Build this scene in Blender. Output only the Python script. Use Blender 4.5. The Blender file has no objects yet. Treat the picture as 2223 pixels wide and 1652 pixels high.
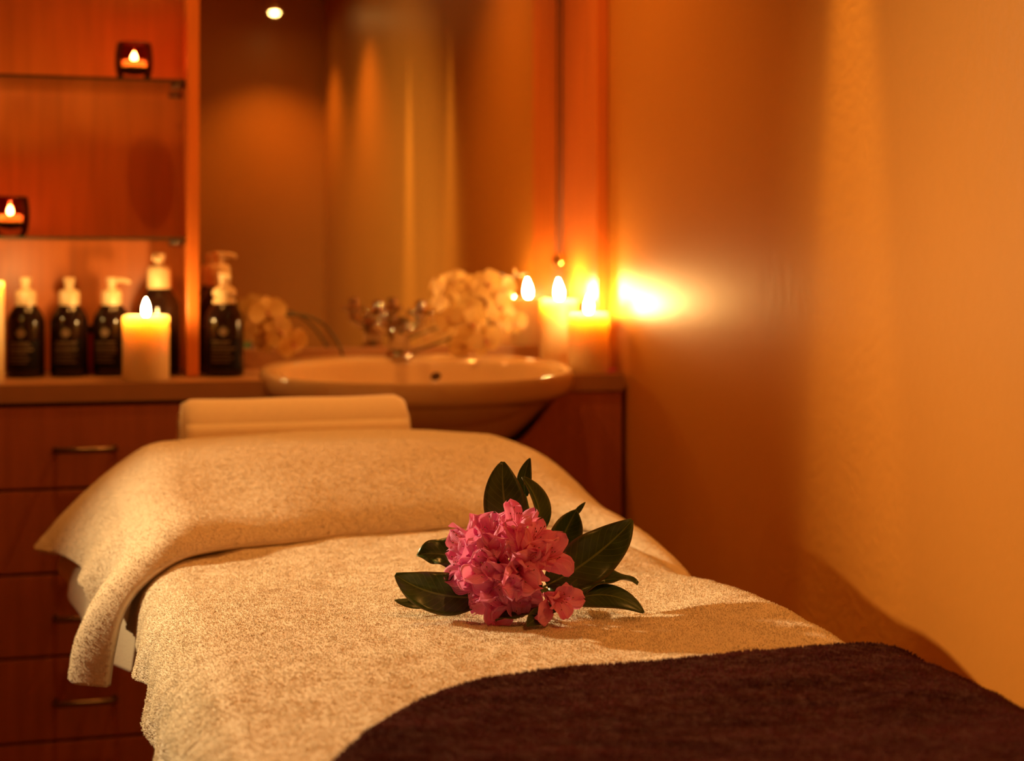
import bpy, bmesh, math, random
import numpy as np
from mathutils import Vector, Matrix, Quaternion

SC = bpy.context.scene
COL = SC.collection
R = math.radians
random.seed(7)
rng = np.random.default_rng(11)

# ------------------------------------------------------------------ camera
CAM_Z = 1.09
F_PX = 3200.0                       # focal length in pixels of the 2223 px wide frame
cd = bpy.data.cameras.new('camera')
cd.sensor_width = 36.0
cd.lens = 36.0 * F_PX / 2223.0
cd.shift_y = -(826.0 - 590.0) / 2223.0
cd.clip_start = 0.05
cd.dof.use_dof = True
cd.dof.focus_distance = 1.55
cd.dof.aperture_fstop = 3.8
cam = bpy.data.objects.new('camera', cd)
COL.objects.link(cam)
cam.location = (0, 0, CAM_Z)
cam.rotation_euler = (R(90), 0, 0)
SC.camera = cam

# ------------------------------------------------------------------ world, view
w = bpy.data.worlds.new('room_dark')
SC.world = w
w.use_nodes = True
w.node_tree.nodes['Background'].inputs[0].default_value = (1.0, 0.5, 0.18, 1)
w.node_tree.nodes['Background'].inputs[1].default_value = 0.0
SC.view_settings.view_transform = 'Standard'
SC.view_settings.look = 'None'
SC.view_settings.gamma = 1.0
SC.view_settings.use_curve_mapping = False
SC.view_settings.exposure = 0.2
SC.cycles.use_denoising = True
SC.cycles.caustics_reflective = True
SC.cycles.caustics_refractive = False
SC.cycles.sample_clamp_indirect = 4.0
SC.cycles.max_bounces = 10
SC.cycles.diffuse_bounces = 6
SC.cycles.glossy_bounces = 5
SC.cycles.transparent_max_bounces = 16

LAMP_COL = (1.0, 0.70, 0.33)        # warm bulb
FLAME_COL = (1.0, 0.56, 0.17)
KEY_POWER = 325.0                   # reading lamp beside the bed, aimed across it
SPOT_POWER = 44.0
SPOT_BULB = 60.0
FLAME_POWER = 490.0

# ------------------------------------------------------------------ room frame
TH = math.atan(0.258)
CU, SU = math.cos(TH), math.sin(TH)
PX, PY = 0.237, 3.172               # front right corner of the worktop
def room(u, v, z=0.0):
    """u along the back wall (0 = right wall), v towards the back wall (0 = worktop front)."""
    return (PX + u * CU - v * SU, PY + u * SU + v * CU, z)

# ------------------------------------------------------------------ materials
def node_mat(name):
    m = bpy.data.materials.new(name)
    m.use_nodes = True
    nt = m.node_tree
    b = nt.nodes['Principled BSDF']
    return m, nt, b
def setin(b, **kw):
    names = {'col': 'Base Color', 'rough': 'Roughness', 'metal': 'Metallic', 'spec': 'Specular IOR Level', 'ior': 'IOR', 'trans': 'Transmission Weight',
             'sss': 'Subsurface Weight', 'sssr': 'Subsurface Radius', 'ssss': 'Subsurface Scale', 'coat': 'Coat Weight', 'coatr': 'Coat Roughness',
             'sheen': 'Sheen Weight', 'sheenr': 'Sheen Roughness', 'sheent': 'Sheen Tint', 'aniso': 'Anisotropic', 'anisor': 'Anisotropic Rotation', 'emit': 'Emission Color', 'emits': 'Emission Strength'}
    for k, v in kw.items():
        i = b.inputs[names[k]]
        if k in ('col', 'emit', 'sheent') and len(v) == 3:
            v = (*v, 1)
        i.default_value = v
def mat(name, col, rough=0.5, var=0.0, scale=8.0, stretch=(1, 1, 1), bump=0.0, bscale=None, col2=None, **kw):
    """principled material with noise colour variation and noise bump"""
    m, nt, b = node_mat(name)
    setin(b, col=col, rough=rough, **kw)
    L = nt.links
    if var > 0 or bump > 0:
        tc = nt.nodes.new('ShaderNodeTexCoord')
        mp = nt.nodes.new('ShaderNodeMapping')
        mp.inputs['Scale'].default_value = stretch
        L.new(tc.outputs['Object'], mp.inputs['Vector'])
    if var > 0:
        n = nt.nodes.new('ShaderNodeTexNoise')
        n.inputs['Scale'].default_value = scale
        n.inputs['Detail'].default_value = 5
        L.new(mp.outputs[0], n.inputs['Vector'])
        r = nt.nodes.new('ShaderNodeValToRGB')
        c2 = col2 or tuple(c * (1 - var) for c in col)
        r.color_ramp.elements[0].position = 0.3
        r.color_ramp.elements[1].position = 0.7
        r.color_ramp.elements[0].color = (*c2, 1)
        r.color_ramp.elements[1].color = (*col, 1)
        L.new(n.outputs[0], r.inputs[0])
        L.new(r.outputs[0], b.inputs['Base Color'])
    if bump > 0:
        n2 = nt.nodes.new('ShaderNodeTexNoise')
        n2.inputs['Scale'].default_value = bscale or scale
        n2.inputs['Detail'].default_value = 4
        L.new(mp.outputs[0], n2.inputs['Vector'])
        bp = nt.nodes.new('ShaderNodeBump')
        bp.inputs['Strength'].default_value = bump
        bp.inputs['Distance'].default_value = 0.01
        L.new(n2.outputs[0], bp.inputs['Height'])
        L.new(bp.outputs[0], b.inputs['Normal'])
    return m
def emit_mat(name, col, strength):
    m = bpy.data.materials.new(name)
    m.use_nodes = True
    nt = m.node_tree
    nt.nodes.clear()
    e = nt.nodes.new('ShaderNodeEmission')
    e.inputs[0].default_value = (*col, 1)
    e.inputs[1].default_value = strength
    o = nt.nodes.new('ShaderNodeOutputMaterial')
    nt.links.new(e.outputs[0], o.inputs[0])
    return m
def clear_mat(name, tint, rough=0.03, refl=0.06):
    """thin clear glass: light passes tinted, a little is mirrored"""
    m = bpy.data.materials.new(name)
    m.use_nodes = True
    nt = m.node_tree
    nt.nodes.clear()
    t = nt.nodes.new('ShaderNodeBsdfTransparent')
    t.inputs[0].default_value = (*tint, 1)
    g = nt.nodes.new('ShaderNodeBsdfGlossy')
    g.inputs['Roughness'].default_value = rough
    fr = nt.nodes.new('ShaderNodeFresnel')
    fr.inputs[0].default_value = 1.45
    mx = nt.nodes.new('ShaderNodeMixShader')
    nt.links.new(fr.outputs[0], mx.inputs[0])
    nt.links.new(t.outputs[0], mx.inputs[1])
    nt.links.new(g.outputs[0], mx.inputs[2])
    o = nt.nodes.new('ShaderNodeOutputMaterial')
    nt.links.new(mx.outputs[0], o.inputs[0])
    return m

M = {}
M['wall'] = mat('painted_wall', (0.55, 0.222, 0.032), 0.34, var=0.06, scale=3, bump=0.05, bscale=60, spec=0.45)
_b = M['wall'].node_tree.nodes['Principled BSDF']
setin(_b, aniso=0.25, anisor=0.25, rough=0.38, spec=0.30)
_t = M['wall'].node_tree.nodes.new('ShaderNodeTangent'); _t.direction_type = 'RADIAL'; _t.axis = 'Z'
M['wall'].node_tree.links.new(_t.outputs[0], _b.inputs['Tangent'])
M['ceiling'] = mat('ceiling_paint', (0.72, 0.50, 0.25), 0.8, var=0.04, scale=4)
M['floor'] = mat('floor_boards', (0.22, 0.10, 0.05), 0.45, var=0.3, scale=4, stretch=(1, 12, 1))
M['wood'] = mat('cherry_veneer', (0.74, 0.20, 0.030), 0.36, var=0.22, scale=6, stretch=(9, 9, 0.6), spec=0.4)
M['drawer'] = mat('drawer_veneer', (0.46, 0.145, 0.062), 0.38, var=0.18, scale=6, stretch=(9, 9, 0.6), spec=0.4)
M['edge'] = mat('carcass_shadow_gap', (0.10, 0.035, 0.02), 0.6, var=0.2)
M['top'] = mat('worktop_laminate', (0.42, 0.21, 0.09), 0.42, var=0.12, scale=14, spec=0.4)
M['porcelain'] = mat('white_porcelain', (0.64, 0.44, 0.23), 0.10, var=0.02, scale=3, spec=0.5, coat=0.4, coatr=0.04)
M['chrome'] = mat('chrome', (0.50, 0.45, 0.40), 0.07, metal=1.0)
M['steel'] = mat('brushed_handle', (0.18, 0.12, 0.085), 0.34, metal=1.0)
M['brass'] = mat('brass', (0.85, 0.52, 0.14), 0.22, metal=1.0)
M['mirror'] = mat('mirror_silver', (0.86, 0.84, 0.78), 0.012, metal=1.0)
M['dark'] = mat('dark_cord', (0.06, 0.03, 0.02), 0.6)
M['shelf_glass'] = clear_mat('shelf_glass', (0.93, 0.95, 0.92))
M['shelf_edge'] = mat('polished_glass_edge', (0.06, 0.04, 0.02), 0.15, spec=0.7)
M['votive'] = clear_mat('smoky_purple_glass', (0.64, 0.30, 0.24), 0.05)
M['votive_dark'] = mat('smoky_glass_bottom', (0.02, 0.006, 0.008), 0.08, spec=0.6)
M['votive_base'] = clear_mat('clear_votive_base', (0.90, 0.80, 0.70))
M['wax'] = mat('candle_wax', (0.91, 0.74, 0.42), 0.42, var=0.05, scale=12, sss=1.0, sssr=(1.0, 0.98, 0.85), ssss=0.04)
M['wick'] = mat('burnt_wick', (0.02, 0.015, 0.01), 0.9)
M['flame'] = emit_mat('flame', FLAME_COL, FLAME_POWER)
M['tea_flame'] = emit_mat('tealight_flame', (1.0, 0.52, 0.14), 480.0)
M['amber'] = mat('dark_amber_bottle', (0.014, 0.005, 0.003), 0.12, var=0.2, scale=20, spec=0.35)
M['pump'] = mat('ivory_pump_plastic', (0.70, 0.50, 0.25), 0.35, var=0.03, scale=20)
M['print'] = mat('pale_label_print', (0.22, 0.14, 0.07), 0.5)
M['label'] = mat('dark_label_paper', (0.005, 0.0025, 0.002), 0.5, spec=0.12)
M['red'] = mat('dark_red_plastic', (0.35, 0.015, 0.02), 0.35)
M['orchid'] = mat('orchid_petal', (0.70, 0.47, 0.16), 0.55, var=0.08, scale=25)
M['orchid_lip'] = mat('orchid_lip', (0.62, 0.25, 0.10), 0.5, var=0.3, scale=60)
M['stem'] = mat('orchid_stem', (0.10, 0.08, 0.025), 0.5, var=0.2, scale=20)
M['darkleaf'] = mat('dark_orchid_leaf', (0.03, 0.035, 0.012), 0.3, var=0.2, scale=10)
M['terry'] = mat('cream_terry', (0.86, 0.76, 0.62), 0.9, var=0.05, scale=40, sheen=0.25, sheenr=0.5, spec=0.1)
M['pile'] = mat('terry_pile', (0.93, 0.84, 0.69), 0.95, spec=0.05)
M['fleece'] = mat('soft_cream_fleece', (0.86, 0.73, 0.55), 0.9, var=0.04, scale=90, bump=0.15, bscale=420, sheen=0.35, sheenr=0.5, spec=0.1)
M['brown'] = mat('chocolate_fleece', (0.060, 0.020, 0.017), 0.95, var=0.55, scale=26, stretch=(0.5, 2.2, 1), bump=0.8, bscale=140, sheen=0.22, sheenr=0.45, sheent=(0.55, 0.26, 0.20), spec=0.05)
M['brown_pile'] = mat('chocolate_pile', (0.090, 0.022, 0.024), 0.9, var=0.6, scale=18, stretch=(0.5, 2.2, 1), spec=0.03)
M['vinyl'] = mat('cream_vinyl', (0.80, 0.66, 0.48), 0.45, var=0.04, scale=8)
M['frame'] = mat('cream_bed_frame', (0.78, 0.62, 0.42), 0.4, var=0.04, scale=8)
M['bulb'] = emit_mat('spot_bulb_glow', (1.0, 0.58, 0.16), SPOT_BULB)
M['stalk'] = mat('green_stalk', (0.16, 0.22, 0.05), 0.5, var=0.2, scale=40)
M['anther'] = mat('dark_anther', (0.22, 0.06, 0.05), 0.6)
M['filament'] = mat('pink_filament', (0.75, 0.22, 0.25), 0.5)

def leaf_material():
    m, nt, b = node_mat('rhododendron_leaf')
    setin(b, rough=0.30, spec=0.5)
    L = nt.links
    uv = nt.nodes.new('ShaderNodeUVMap')
    sep = nt.nodes.new('ShaderNodeSeparateXYZ')
    L.new(uv.outputs[0], sep.inputs[0])
    def math_(op, a, bb):
        n = nt.nodes.new('ShaderNodeMath'); n.operation = op
        for i, x in enumerate((a, bb)):
            if x is None: continue
            if isinstance(x, (int, float)): n.inputs[i].default_value = x
            else: L.new(x, n.inputs[i])
        return n.outputs[0]
    ax = math_('ABSOLUTE', math_('SUBTRACT', sep.outputs[0], 0.5), None)
    rib = math_('LESS_THAN', ax, 0.022)
    vein = math_('SINE', math_('MULTIPLY', math_('SUBTRACT', sep.outputs[1], math_('MULTIPLY', ax, 0.45)), 75.0), None)
    vein = math_('GREATER_THAN', vein, 0.93)
    both = math_('MAXIMUM', rib, math_('MULTIPLY', vein, 0.35))
    nz = nt.nodes.new('ShaderNodeTexNoise'); nz.inputs['Scale'].default_value = 60
    tc = nt.nodes.new('ShaderNodeTexCoord'); L.new(tc.outputs['Object'], nz.inputs['Vector'])
    rp = nt.nodes.new('ShaderNodeValToRGB')
    rp.color_ramp.elements[0].color = (0.026, 0.058, 0.012, 1); rp.color_ramp.elements[0].position = 0.3
    rp.color_ramp.elements[1].color = (0.060, 0.115, 0.024, 1); rp.color_ramp.elements[1].position = 0.75
    L.new(nz.outputs[0], rp.inputs[0])
    mx = nt.nodes.new('ShaderNodeMix'); mx.data_type = 'RGBA'
    L.new(both, mx.inputs[0]); L.new(rp.outputs[0], mx.inputs[6]); mx.inputs[7].default_value = (0.15, 0.22, 0.06, 1)
    # dry brown rim
    rim = nt.nodes.new('ShaderNodeMapRange'); rim.inputs[1].default_value = 0.44; rim.inputs[2].default_value = 0.50
    L.new(ax, rim.inputs[0])
    mx2 = nt.nodes.new('ShaderNodeMix'); mx2.data_type = 'RGBA'
    L.new(math_('MULTIPLY', rim.outputs[0], 0.6), mx2.inputs[0]); L.new(mx.outputs[2], mx2.inputs[6]); mx2.inputs[7].default_value = (0.20, 0.13, 0.04, 1)
    L.new(mx2.outputs[2], b.inputs['Base Color'])
    bp = nt.nodes.new('ShaderNodeBump'); bp.inputs['Strength'].default_value = 0.5; bp.inputs['Distance'].default_value = 0.002
    L.new(math_('SUBTRACT', math_('MULTIPLY', nz.outputs[0], 0.4), both), bp.inputs['Height'])
    L.new(bp.outputs[0], b.inputs['Normal'])
    return m
M['leaf'] = leaf_material()

def petal_material(name, spots):
    m, nt, b = node_mat(name)
    setin(b, rough=0.55, spec=0.25, sheen=0.15)
    L = nt.links
    uv = nt.nodes.new('ShaderNodeUVMap')
    sep = nt.nodes.new('ShaderNodeSeparateXYZ'); L.new(uv.outputs[0], sep.inputs[0])
    rp = nt.nodes.new('ShaderNodeValToRGB')
    rp.color_ramp.elements[0].color = (0.80, 0.11, 0.46, 1); rp.color_ramp.elements[0].position = 0.05
    rp.color_ramp.elements[1].color = (0.96, 0.40, 0.82, 1); rp.color_ramp.elements[1].position = 0.7
    L.new(sep.outputs[1], rp.inputs[0])
    oi = nt.nodes.new('ShaderNodeObjectInfo')
    hs = nt.nodes.new('ShaderNodeHueSaturation')
    mr = nt.nodes.new('ShaderNodeMapRange'); mr.inputs[3].default_value = 0.485; mr.inputs[4].default_value = 0.52
    L.new(oi.outputs['Random'], mr.inputs[0]); L.new(mr.outputs[0], hs.inputs['Hue'])
    mv = nt.nodes.new('ShaderNodeMapRange'); mv.inputs[3].default_value = 0.82; mv.inputs[4].default_value = 1.12
    L.new(oi.outputs['Random'], mv.inputs[0]); L.new(mv.outputs[0], hs.inputs['Value'])
    L.new(rp.outputs[0], hs.inputs['Color'])
    out = hs.outputs[0]
    # fine veins along the petal
    wv = nt.nodes.new('ShaderNodeTexWave'); wv.bands_direction = 'X'; wv.inputs['Scale'].default_value = 5.0; wv.inputs['Distortion'].default_value = 1.5
    L.new(uv.outputs[0], wv.inputs['Vector'])
    if spots:
        vo = nt.nodes.new('ShaderNodeTexVoronoi'); vo.inputs['Scale'].default_value = 17
        L.new(uv.outputs[0], vo.inputs['Vector'])
        lt = nt.nodes.new('ShaderNodeMath'); lt.operation = 'LESS_THAN'; lt.inputs[1].default_value = 0.30
        L.new(vo.outputs[0], lt.inputs[0])
        sb = nt.nodes.new('ShaderNodeMath'); sb.operation = 'SUBTRACT'; sb.inputs[1].default_value = 0.5
        L.new(sep.outputs[0], sb.inputs[0])
        ab = nt.nodes.new('ShaderNodeMath'); ab.operation = 'ABSOLUTE'; L.new(sb.outputs[0], ab.inputs[0])
        m1 = nt.nodes.new('ShaderNodeMath'); m1.operation = 'LESS_THAN'; m1.inputs[1].default_value = 0.2; L.new(ab.outputs[0], m1.inputs[0])
        m2 = nt.nodes.new('ShaderNodeMath'); m2.operation = 'LESS_THAN'; m2.inputs[1].default_value = 0.72; L.new(sep.outputs[1], m2.inputs[0])
        p1 = nt.nodes.new('ShaderNodeMath'); p1.operation = 'MULTIPLY'; L.new(m1.outputs[0], p1.inputs[0]); L.new(m2.outputs[0], p1.inputs[1])
        p2 = nt.nodes.new('ShaderNodeMath'); p2.operation = 'MULTIPLY'; L.new(p1.outputs[0], p2.inputs[0]); L.new(lt.outputs[0], p2.inputs[1])
        mx = nt.nodes.new('ShaderNodeMix'); mx.data_type = 'RGBA'
        L.new(p2.outputs[0], mx.inputs[0]); L.new(out, mx.inputs[6]); mx.inputs[7].default_value = (0.42, 0.02, 0.08, 1)
        out = mx.outputs[2]
    L.new(out, b.inputs['Base Color'])
    bp = nt.nodes.new('ShaderNodeBump'); bp.inputs['Strength'].default_value = 0.35; bp.inputs['Distance'].default_value = 0.0012
    L.new(wv.outputs[0], bp.inputs['Height']); L.new(bp.outputs[0], b.inputs['Normal'])
    return m
def add_translucency(m, col, amount):
    nt = m.node_tree
    b = nt.nodes['Principled BSDF']
    o = [n for n in nt.nodes if n.type == 'OUTPUT_MATERIAL'][0]
    tr = nt.nodes.new('ShaderNodeBsdfTranslucent'); tr.inputs[0].default_value = (*col, 1)
    mx = nt.nodes.new('ShaderNodeMixShader'); mx.inputs[0].default_value = amount
    nt.links.new(b.outputs[0], mx.inputs[1]); nt.links.new(tr.outputs[0], mx.inputs[2]); nt.links.new(mx.outputs[0], o.inputs[0])
M['petal'] = petal_material('pink_petal', False)
M['petal_spot'] = petal_material('pink_spotted_petal', True)
add_translucency(M['petal'], (0.95, 0.26, 0.50), 0.38)
add_translucency(M['petal_spot'], (0.95, 0.26, 0.50), 0.38)
add_translucency(M['leaf'], (0.10, 0.20, 0.02), 0.15)
add_translucency(M['pile'], (0.93, 0.82, 0.66), 0.45)
add_translucency(M['orchid'], (0.70, 0.44, 0.12), 0.25)

# ------------------------------------------------------------------ mesh helpers
def mesh(name, verts, faces, m=None, smooth=True):
    me = bpy.data.meshes.new(name)
    me.from_pydata([tuple(v) for v in verts], [], [tuple(f) for f in faces])
    me.update()
    if smooth:
        me.polygons.foreach_set('use_smooth', [True] * len(me.polygons))
    if m:
        me.materials.append(M[m] if isinstance(m, str) else m)
    return me
def link(name, data, parent=None, loc=(0, 0, 0), rotz=0.0):
    o = bpy.data.objects.new(name, data)
    COL.objects.link(o)
    if parent:
        o.parent = parent
    o.location = loc
    o.rotation_euler = (0, 0, rotz)
    return o
def empty(name, loc=(0, 0, 0), rotz=0.0):
    o = bpy.data.objects.new(name, None)
    o.empty_display_size = 0.05
    COL.objects.link(o)
    o.location = loc
    o.rotation_euler = (0, 0, rotz)
    return o
def tag(o, label, cat, group=None):
    o['label'] = label
    o['category'] = cat
    if group:
        o['group'] = group
    return o
def struct(o):
    o['kind'] = 'structure'
    return o
def box(x0, x1, y0, y1, z0, z1, bev=0.0, seg=2):
    bm = bmesh.new()
    bmesh.ops.create_cube(bm, size=1)
    for v in bm.verts:
        v.co = Vector(((x0 + x1) / 2 + v.co.x * (x1 - x0), (y0 + y1) / 2 + v.co.y * (y1 - y0), (z0 + z1) / 2 + v.co.z * (z1 - z0)))
    if bev > 0:
        bmesh.ops.bevel(bm, geom=list(bm.edges), offset=bev, segments=seg, affect='EDGES', profile=0.5)
    me = bpy.data.meshes.new('box')
    bm.to_mesh(me)
    bm.free()
    return me
def boxobj(name, m, parent, dims, bev=0.0, seg=2, loc=(0, 0, 0), rotz=0.0, smooth=False):
    me = box(*dims, bev, seg)
    me.materials.append(M[m])
    if smooth:
        me.polygons.foreach_set('use_smooth', [True] * len(me.polygons))
    return link(name, me, parent, loc, rotz)
def lathe(profile, n=32, cap0=True, cap1=True):
    """profile of (radius, z) revolved about z"""
    vs, fs = [], []
    for r, z in profile:
        for k in range(n):
            a = 2 * math.pi * k / n
            vs.append((r * math.cos(a), r * math.sin(a), z))
    for i in range(len(profile) - 1):
        for k in range(n):
            k2 = (k + 1) % n
            fs.append((i * n + k, i * n + k2, (i + 1) * n + k2, (i + 1) * n + k))
    if cap0:
        fs.append(tuple(reversed(range(n))))
    if cap1:
        b = (len(profile) - 1) * n
        fs.append(tuple(range(b, b + n)))
    return vs, fs
def lobj(name, m, parent, profile, n=32, loc=(0, 0, 0), caps=(True, True)):
    v, f = lathe(profile, n, *caps)
    return link(name, mesh(name, v, f, m), parent, loc)
def tube_geo(pts, rad, n=8):
    pts = [Vector(p) for p in pts]
    if not hasattr(rad, '__len__'):
        rad = [rad] * len(pts)
    vs, fs = [], []
    up = Vector((0.13, 0.21, 0.97)).normalized()
    for i, p in enumerate(pts):
        t = (pts[min(i + 1, len(pts) - 1)] - pts[max(i - 1, 0)]).normalized()
        a = t.cross(up)
        if a.length < 1e-4:
            a = t.cross(Vector((1, 0, 0)))
        a.normalize()
        b = t.cross(a)
        for k in range(n):
            q = 2 * math.pi * k / n
            vs.append(p + (a * math.cos(q) + b * math.sin(q)) * rad[i])
    for i in range(len(pts) - 1):
        for k in range(n):
            k2 = (k + 1) % n
            fs.append((i * n + k, (i + 1) * n + k, (i + 1) * n + k2, i * n + k2))
    fs.append(tuple(range(n)))
    fs.append(tuple(reversed(range((len(pts) - 1) * n, len(pts) * n))))
    return vs, fs
def tube(name, m, parent, pts, rad, n=8, loc=(0, 0, 0)):
    v, f = tube_geo(pts, rad, n)
    return link(name, mesh(name, v, f, m), parent, loc)
def bez(p0, p1, p2, n=12):
    p0, p1, p2 = Vector(p0), Vector(p1), Vector(p2)
    return [p0 * (1 - t) ** 2 + p1 * 2 * t * (1 - t) + p2 * t * t for t in [i / (n - 1) for i in range(n)]]
def prism(name, m, parent, outline, z0, z1, loc=(0, 0, 0), rotz=0.0, axis='z', bev=0.0):
    """outline of (x, y) pulled along z (or (x, z) pulled along y)"""
    n = len(outline)
    if axis == 'z':
        vs = [(x, y, z0) for x, y in outline] + [(x, y, z1) for x, y in outline]
    else:
        vs = [(x, z0, y) for x, y in outline] + [(x, z1, y) for x, y in outline]
    fs = [tuple(range(n)), tuple(range(2 * n - 1, n - 1, -1))]
    for i in range(n):
        j = (i + 1) % n
        fs.append((i, i + n, j + n, j))
    me = mesh(name, vs, fs, m, smooth=False)
    bm = bmesh.new(); bm.from_mesh(me)
    bmesh.ops.recalc_face_normals(bm, faces=bm.faces)
    bm.to_mesh(me); bm.free()
    return link(name, me, parent, loc, rotz)
def grid_faces(nx, ny):
    i = np.arange(nx - 1)[:, None]
    j = np.arange(ny - 1)[None, :]
    a = (i * ny + j).ravel()
    return np.stack([a, a + ny, a + ny + 1, a + 1], 1)
def np_mesh(name, V, Fc, m):
    me = bpy.data.meshes.new(name)
    nv, nf, k = len(V), len(Fc), Fc.shape[1]
    me.vertices.add(nv)
    me.vertices.foreach_set('co', np.ascontiguousarray(V, dtype=np.float32).ravel())
    me.loops.add(nf * k)
    me.loops.foreach_set('vertex_index', np.ascontiguousarray(Fc, dtype=np.int32).ravel())
    me.polygons.add(nf)
    me.polygons.foreach_set('loop_start', np.arange(0, nf * k, k, dtype=np.int32))
    me.polygons.foreach_set('loop_total', np.full(nf, k, dtype=np.int32))
    me.polygons.foreach_set('use_smooth', np.ones(nf, dtype=bool))
    me.update(calc_edges=True)
    me.validate()
    me.materials.append(M[m])
    return me
_lat = rng.random((64, 64))
def vnoise(x, y):
    """smooth value noise, -1..1"""
    x = np.asarray(x, float); y = np.asarray(y, float)
    xi = np.floor(x).astype(int); yi = np.floor(y).astype(int)
    fx = x - xi; fy = y - yi
    fx = fx * fx * (3 - 2 * fx); fy = fy * fy * (3 - 2 * fy)
    g = lambda a, b: _lat[a % 64, b % 64]
    v = (g(xi, yi) * (1 - fx) + g(xi + 1, yi) * fx) * (1 - fy) + (g(xi, yi + 1) * (1 - fx) + g(xi + 1, yi + 1) * fx) * fy
    return v * 2 - 1
def fbm(x, y, o=3):
    s = 0; a = 1.0
    for k in range(o):
        s = s + a * vnoise(x * 2 ** k + 17.3 * k, y * 2 ** k + 5.1 * k); a *= 0.5
    return s
def smooth01(x):
    x = np.clip(x, 0, 1)
    return x * x * (3 - 2 * x)

def interp(x, xs, ys):
    return np.interp(x, xs, ys)

# ------------------------------------------------------------------ the room
RW = 0.012                                            # right wall plane (u)
BW = 0.47                                             # back wall plane (v)
LW, RE, CE = -2.75, -4.35, 2.62                       # left wall, rear wall, ceiling
def slab(name, m, u0, u1, v0, v1, z0, z1):
    return struct(boxobj(name, m, None, (u0, u1, v0, v1, z0, z1), loc=room(0, 0, 0), rotz=TH))
slab('floor', 'floor', LW - 0.1, RW + 0.1, RE - 0.1, BW + 0.1, -0.08, 0)
slab('ceiling', 'ceiling', LW - 0.1, RW + 0.1, RE - 0.1, BW + 0.1, CE, CE + 0.08)
slab('wall_right', 'wall', RW, RW + 0.1, RE, BW + 0.1, 0, CE)
slab('wall_back', 'wall', LW - 0.1, RW, BW, BW + 0.1, 0, CE)
slab('wall_left', 'wall', LW - 0.1, LW, RE, BW, 0, CE)
slab('wall_rear', 'wall', LW - 0.1, RW + 0.1, RE - 0.1, RE, 0, CE)

# ------------------------------------------------------------------ worktop, cabinets, basin
TOPZ = 0.87
BC = (-0.435, 0.055)                                  # basin centre (u, v)
BA, BB = 0.334, 0.236                                 # half axes
def sup(t, e=2.35):
    c, s = math.cos(t), math.sin(t)
    return math.copysign(abs(c) ** (2 / e), c), math.copysign(abs(s) ** (2 / e), s)
# worktop with a notch for the basin
notch = []
NS = 0.90
for k in range(0, 41):
    t = math.pi + R(0) - k * (math.pi) / 40           # from left (pi) over the back (pi/2) to right (0)
    x, y = sup(t)
    notch.append((BC[0] + x * BA * NS, BC[1] + y * BB * NS))
xl, xr = notch[0][0], notch[-1][0]
outline = [(-2.74, 0.0), (xl, 0.0)] + notch + [(xr, 0.0), (0.004, 0.0), (0.004, 0.455), (-2.74, 0.455)]
wt = prism('worktop', 'top', None, outline, TOPZ - 0.035, TOPZ, loc=room(0, 0, 0), rotz=TH)
tag(wt, 'long laminate worktop carrying the bottles and candles, cut out for the basin', 'worktop')

def drawer_unit(u0, u1):
    t = empty('drawer_cabinet', room((u0 + u1) / 2, 0.0, 0.0), TH)
    tag(t, 'reddish wooden cabinet of stacked drawers with bar handles under the worktop', 'cabinet')
    h = (u1 - u0) / 2
    boxobj('carcass', 'edge', t, (-h, h, 0.022, 0.45, 0.004, TOPZ - 0.037))
    zs = [0.008, 0.1715, 0.337, 0.5, 0.6645, 0.829]
    for k in range(5):
        d = boxobj('drawer', 'drawer', t, (-h + 0.002, h - 0.002, 0.003, 0.021, zs[k] + 0.003, zs[k + 1] - 0.003), bev=0.0015)
        zc = (zs[k] + zs[k + 1]) / 2 - 0.004
        v1, f1 = tube_geo([(-0.056, 0.003, zc), (-0.056, -0.020, zc), (-0.053, -0.026, zc), (0.053, -0.026, zc), (0.056, -0.020, zc), (0.056, 0.003, zc)], 0.0058, 10)
        link('handle', mesh('handle', v1, f1, 'steel'), d)['label'] = 'dull metal bar handle'
    return t
drawer_unit(-1.358, -0.862)

def bowl_half(z):
    """half width of the bowl (fraction of the rim) at height z below the rim"""
    pr = [(0.0, 1.0), (0.03, 0.995), (0.048, 0.945), (0.062, 0.885), (0.09, 0.82), (0.125, 0.74), (0.16, 0.62), (0.182, 0.45), (0.188, 0.2), (0.19, 0.0)]
    for (a, b), (c, d) in zip(pr, pr[1:]):
        if a <= z <= c:
            return b + (d - b) * (z - a) / (c - a)
    return 0.0
RIMZ = 0.886
def vanity():
    t = empty('basin_cabinet', room(-0.43, 0.0, 0.0), TH)
    tag(t, 'reddish wooden cabinet front that the white basin bulges out of, beside the wall', 'cabinet')
    u0, u1 = -0.858 + 0.43, 0.0 + 0.43
    boxobj('side_panel', 'drawer', t, (u0, u0 + 0.018, 0.022, 0.45, 0.004, TOPZ - 0.037))
    boxobj('side_panel', 'drawer', t, (u1 - 0.018, u1, 0.022, 0.45, 0.004, TOPZ - 0.037))
    boxobj('bottom_panel', 'drawer', t, (u0 + 0.018, u1 - 0.018, 0.022, 0.45, 0.05, 0.068))
    cx = BC[0] + 0.43
    prof = [(cx + s * BA * (bowl_half(z) * 0.975), RIMZ - z) for s, zz in ((1, [0.053, 0.075, 0.095, 0.115, 0.135, 0.155, 0.17, 0.187]),) for z in zz]
    left = [(2 * cx - x, z) for x, z in prof]
    o = [(u0, 0.004), (u1, 0.004), (u1, 0.831)] + prof + list(reversed(left)) + [(u0, 0.831)]
    prism('front_panel', 'drawer', t, o, 0.003, 0.021, axis='y')
    return t
vanity()

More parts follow.
